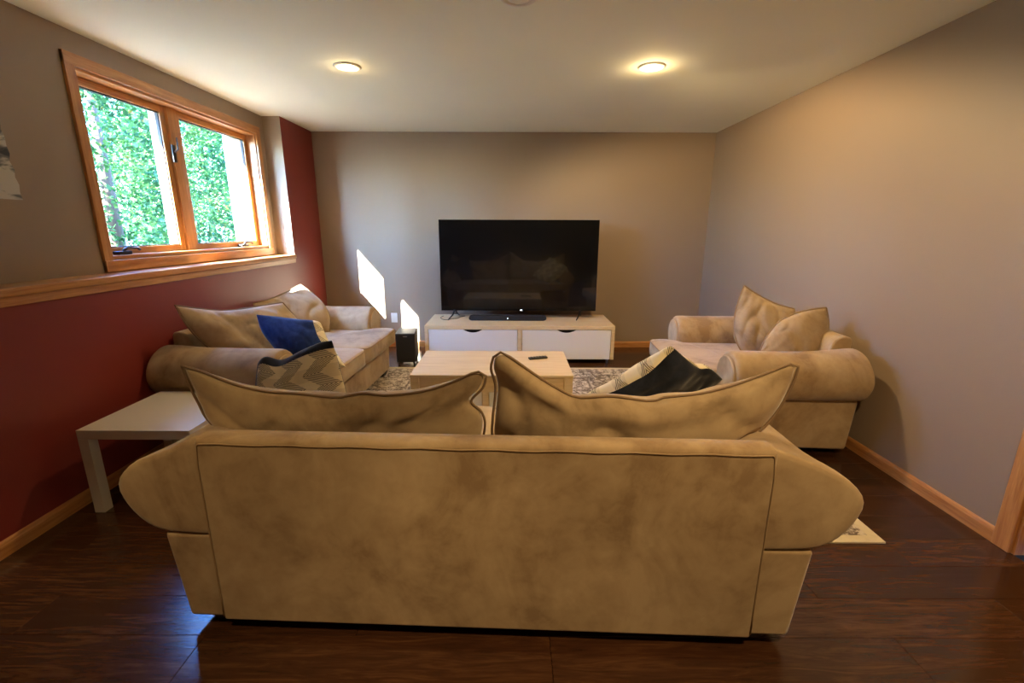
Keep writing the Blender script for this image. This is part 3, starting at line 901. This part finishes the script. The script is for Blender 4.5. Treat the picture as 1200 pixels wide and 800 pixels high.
# subwoofer
t = thing('subwoofer', 'small black subwoofer box standing on the floor beside the television stand', 'speaker', (-1.115, 4.60, 0.0), R(6))
G().box(-0.10, 0.10, 0, 0.30, 0.035, 0.345).build('cabinet', M['black'], t, bevel=0.008, seg=3)
G().box(-0.092, 0.092, -0.006, 0.001, 0.045, 0.335).build('grille', M['grille'], t, bevel=0.003)
G().box(-0.02, 0.02, -0.0075, -0.0058, 0.312, 0.318).build('badge', M['metal'], t)
for fx in (-0.08, 0.08):
    for fy in (0.03, 0.27):
        G().cyl((fx, fy, 0), 0.010, 0.036, 12).build('foot', M['black'], t)

# wall outlet
t = thing('wall_outlet', 'white wall outlet on the back wall above the subwoofer', 'outlet', (-1.428, YB - 0.0005, 0.30))
G().box(-0.037, 0.037, -0.006, 0, 0, 0.116).build('cover_plate', M['white_plastic'], t, bevel=0.002)
for z in (0.030, 0.086):
    G().tube([(0, -0.0058, z), (0, -0.0085, z)], 0.016, 16).build('socket', M['white_plastic'], t)

# ================================================================== SIDE TABLE
t = thing('side_table', 'square white side table between the red wall and the foreground sofa', 'table', (-1.835, 2.305, 0.0), R(0))
S = 0.275
G().box(-S, S, -S, S, 0.402, 0.45).build('table_top', M['white_table'], t, bevel=0.002)
for sx in (-1, 1):
    for sy in (-1, 1):
        G().box(sx * (S - 0.025) - 0.025, sx * (S - 0.025) + 0.025, sy * (S - 0.025) - 0.025, sy * (S - 0.025) + 0.025, 0, 0.4015).build('leg', M['white_table'], t, bevel=0.0015)

# ================================================================== WALL PICTURE
g = G()
pt = [(1.70, 1.53), (2.318, 1.53)]
rr = random.Random(3)
k = 16
for i in range(1, k + 1):
    pt.append((2.322 - (0.004 + 0.012 * rr.random()) * (i % 2) - 0.0022 * i, 1.53 + 0.56 * i / k))
pt.append((1.70, 2.09))
base = Vector((XU, 2.0, 1.53))
g.prism([(a - 2.0, b - 1.53) for a, b in pt], 0.001, 0.004, 'x')
tag(g.build('wall_print', M['print'], loc=base), 'unframed black and white print with torn edge on the left wall', 'picture')

# ================================================================== OUTSIDE: TREES
def tree(label, loc, rad, h, n, seed, tint):
    rnd = random.Random(seed)
    t = thing('evergreen_tree', label, 'tree', loc, group='evergreens outside the window')
    vs_, fs, tn = [], [], []
    for _ in range(n):
        # branch sprays pointing outward, denser towards the surface
        z = h * (rnd.random() ** 0.9)
        prof = rad * (1 - (z / h) ** 2.2) ** 0.5 * (0.75 + 0.25 * noise.noise(Vector((z * 2.3, seed, 0))) + 0.12)
        a = rnd.random() * 2 * PI
        lump = 1 + 0.28 * noise.noise(Vector((math.cos(a) * 2.1, math.sin(a) * 2.1, z * 2.2 + seed)))
        r = prof * lump * (0.55 + 0.45 * rnd.random() ** 0.4)
        c = Vector((math.cos(a) * r, math.sin(a) * r, z + 0.12))
        d = Vector((math.cos(a + rnd.uniform(-.9, .9)), math.sin(a + rnd.uniform(-.9, .9)), rnd.uniform(-0.5, 0.8))).normalized()
        s = d.orthogonal().normalized()
        s = (Matrix.Rotation(rnd.random() * PI, 3, d) @ s)
        L, w = rnd.uniform(0.045, 0.10), rnd.uniform(0.016, 0.032)
        b = len(vs_)
        vs_ += [c, c + d * L * 0.5 + s * w, c + d * L, c + d * L * 0.5 - s * w]
        fs.append((b, b + 1, b + 2, b + 3))
        tn.append(min(1, max(0, tint + 0.5 * noise.noise(c * 1.7 + Vector((seed, 0, 0))) + rnd.uniform(-0.25, 0.25) + (0.5 if rnd.random() < 0.02 else 0))))
    me = bpy.data.meshes.new('foliage')
    me.from_pydata([tuple(v) for v in vs_], [], fs)
    at = me.attributes.new('tint', 'FLOAT', 'FACE')
    at.data.foreach_set('value', tn)
    me.materials.append(M['leaf'])
    o = bpy.data.objects.new('foliage', me); COL.objects.link(o); o.parent = t
    tag(o, kind='stuff')
    G().tube([(0, 0, 0), (0.02, 0.0, h * 0.4), (0, 0.02, h * 0.9)], [0.09, 0.06, 0.015], 8).build('trunk', M['bark'], t, smooth=True)
tree('leafy green evergreen filling the left window pane', (-5.1, 6.0, 0.98), 0.86, 3.4, 14000, 11, 0.50)
tree('bright green evergreen behind the middle of the window', (-5.5, 8.0, 0.98), 0.86, 3.6, 14000, 12, 0.58)
tree('bright green evergreen filling the right window pane', (-5.9, 10.0, 0.98), 0.88, 3.5, 12000, 13, 0.52)
tree('farther evergreen in the gap left of the mullion', (-7.4, 8.0, 0.98), 0.95, 4.2, 9000, 14, 0.42)
tree('farther evergreen in the gap right of the mullion', (-7.9, 10.3, 0.98), 0.95, 4.2, 9000, 15, 0.45)
tree('farthest evergreen at the right edge of the window', (-8.2, 12.8, 0.98), 0.95, 4.2, 8000, 16, 0.48)
tree('unseen broad evergreen added to block low sky, left of the window', (-5.3, 3.9, 0.98), 0.95, 3.6, 10000, 17, 0.5)  # this and the next two: out-of-view trees added to shut out low sky
tree('unseen second evergreen added to block low sky, left of the window', (-5.4, 1.7, 0.98), 0.95, 3.5, 9000, 18, 0.5)
tree('unseen last evergreen added to block low sky, left of the window', (-5.6, -0.5, 0.98), 0.95, 3.2, 8000, 19, 0.5)
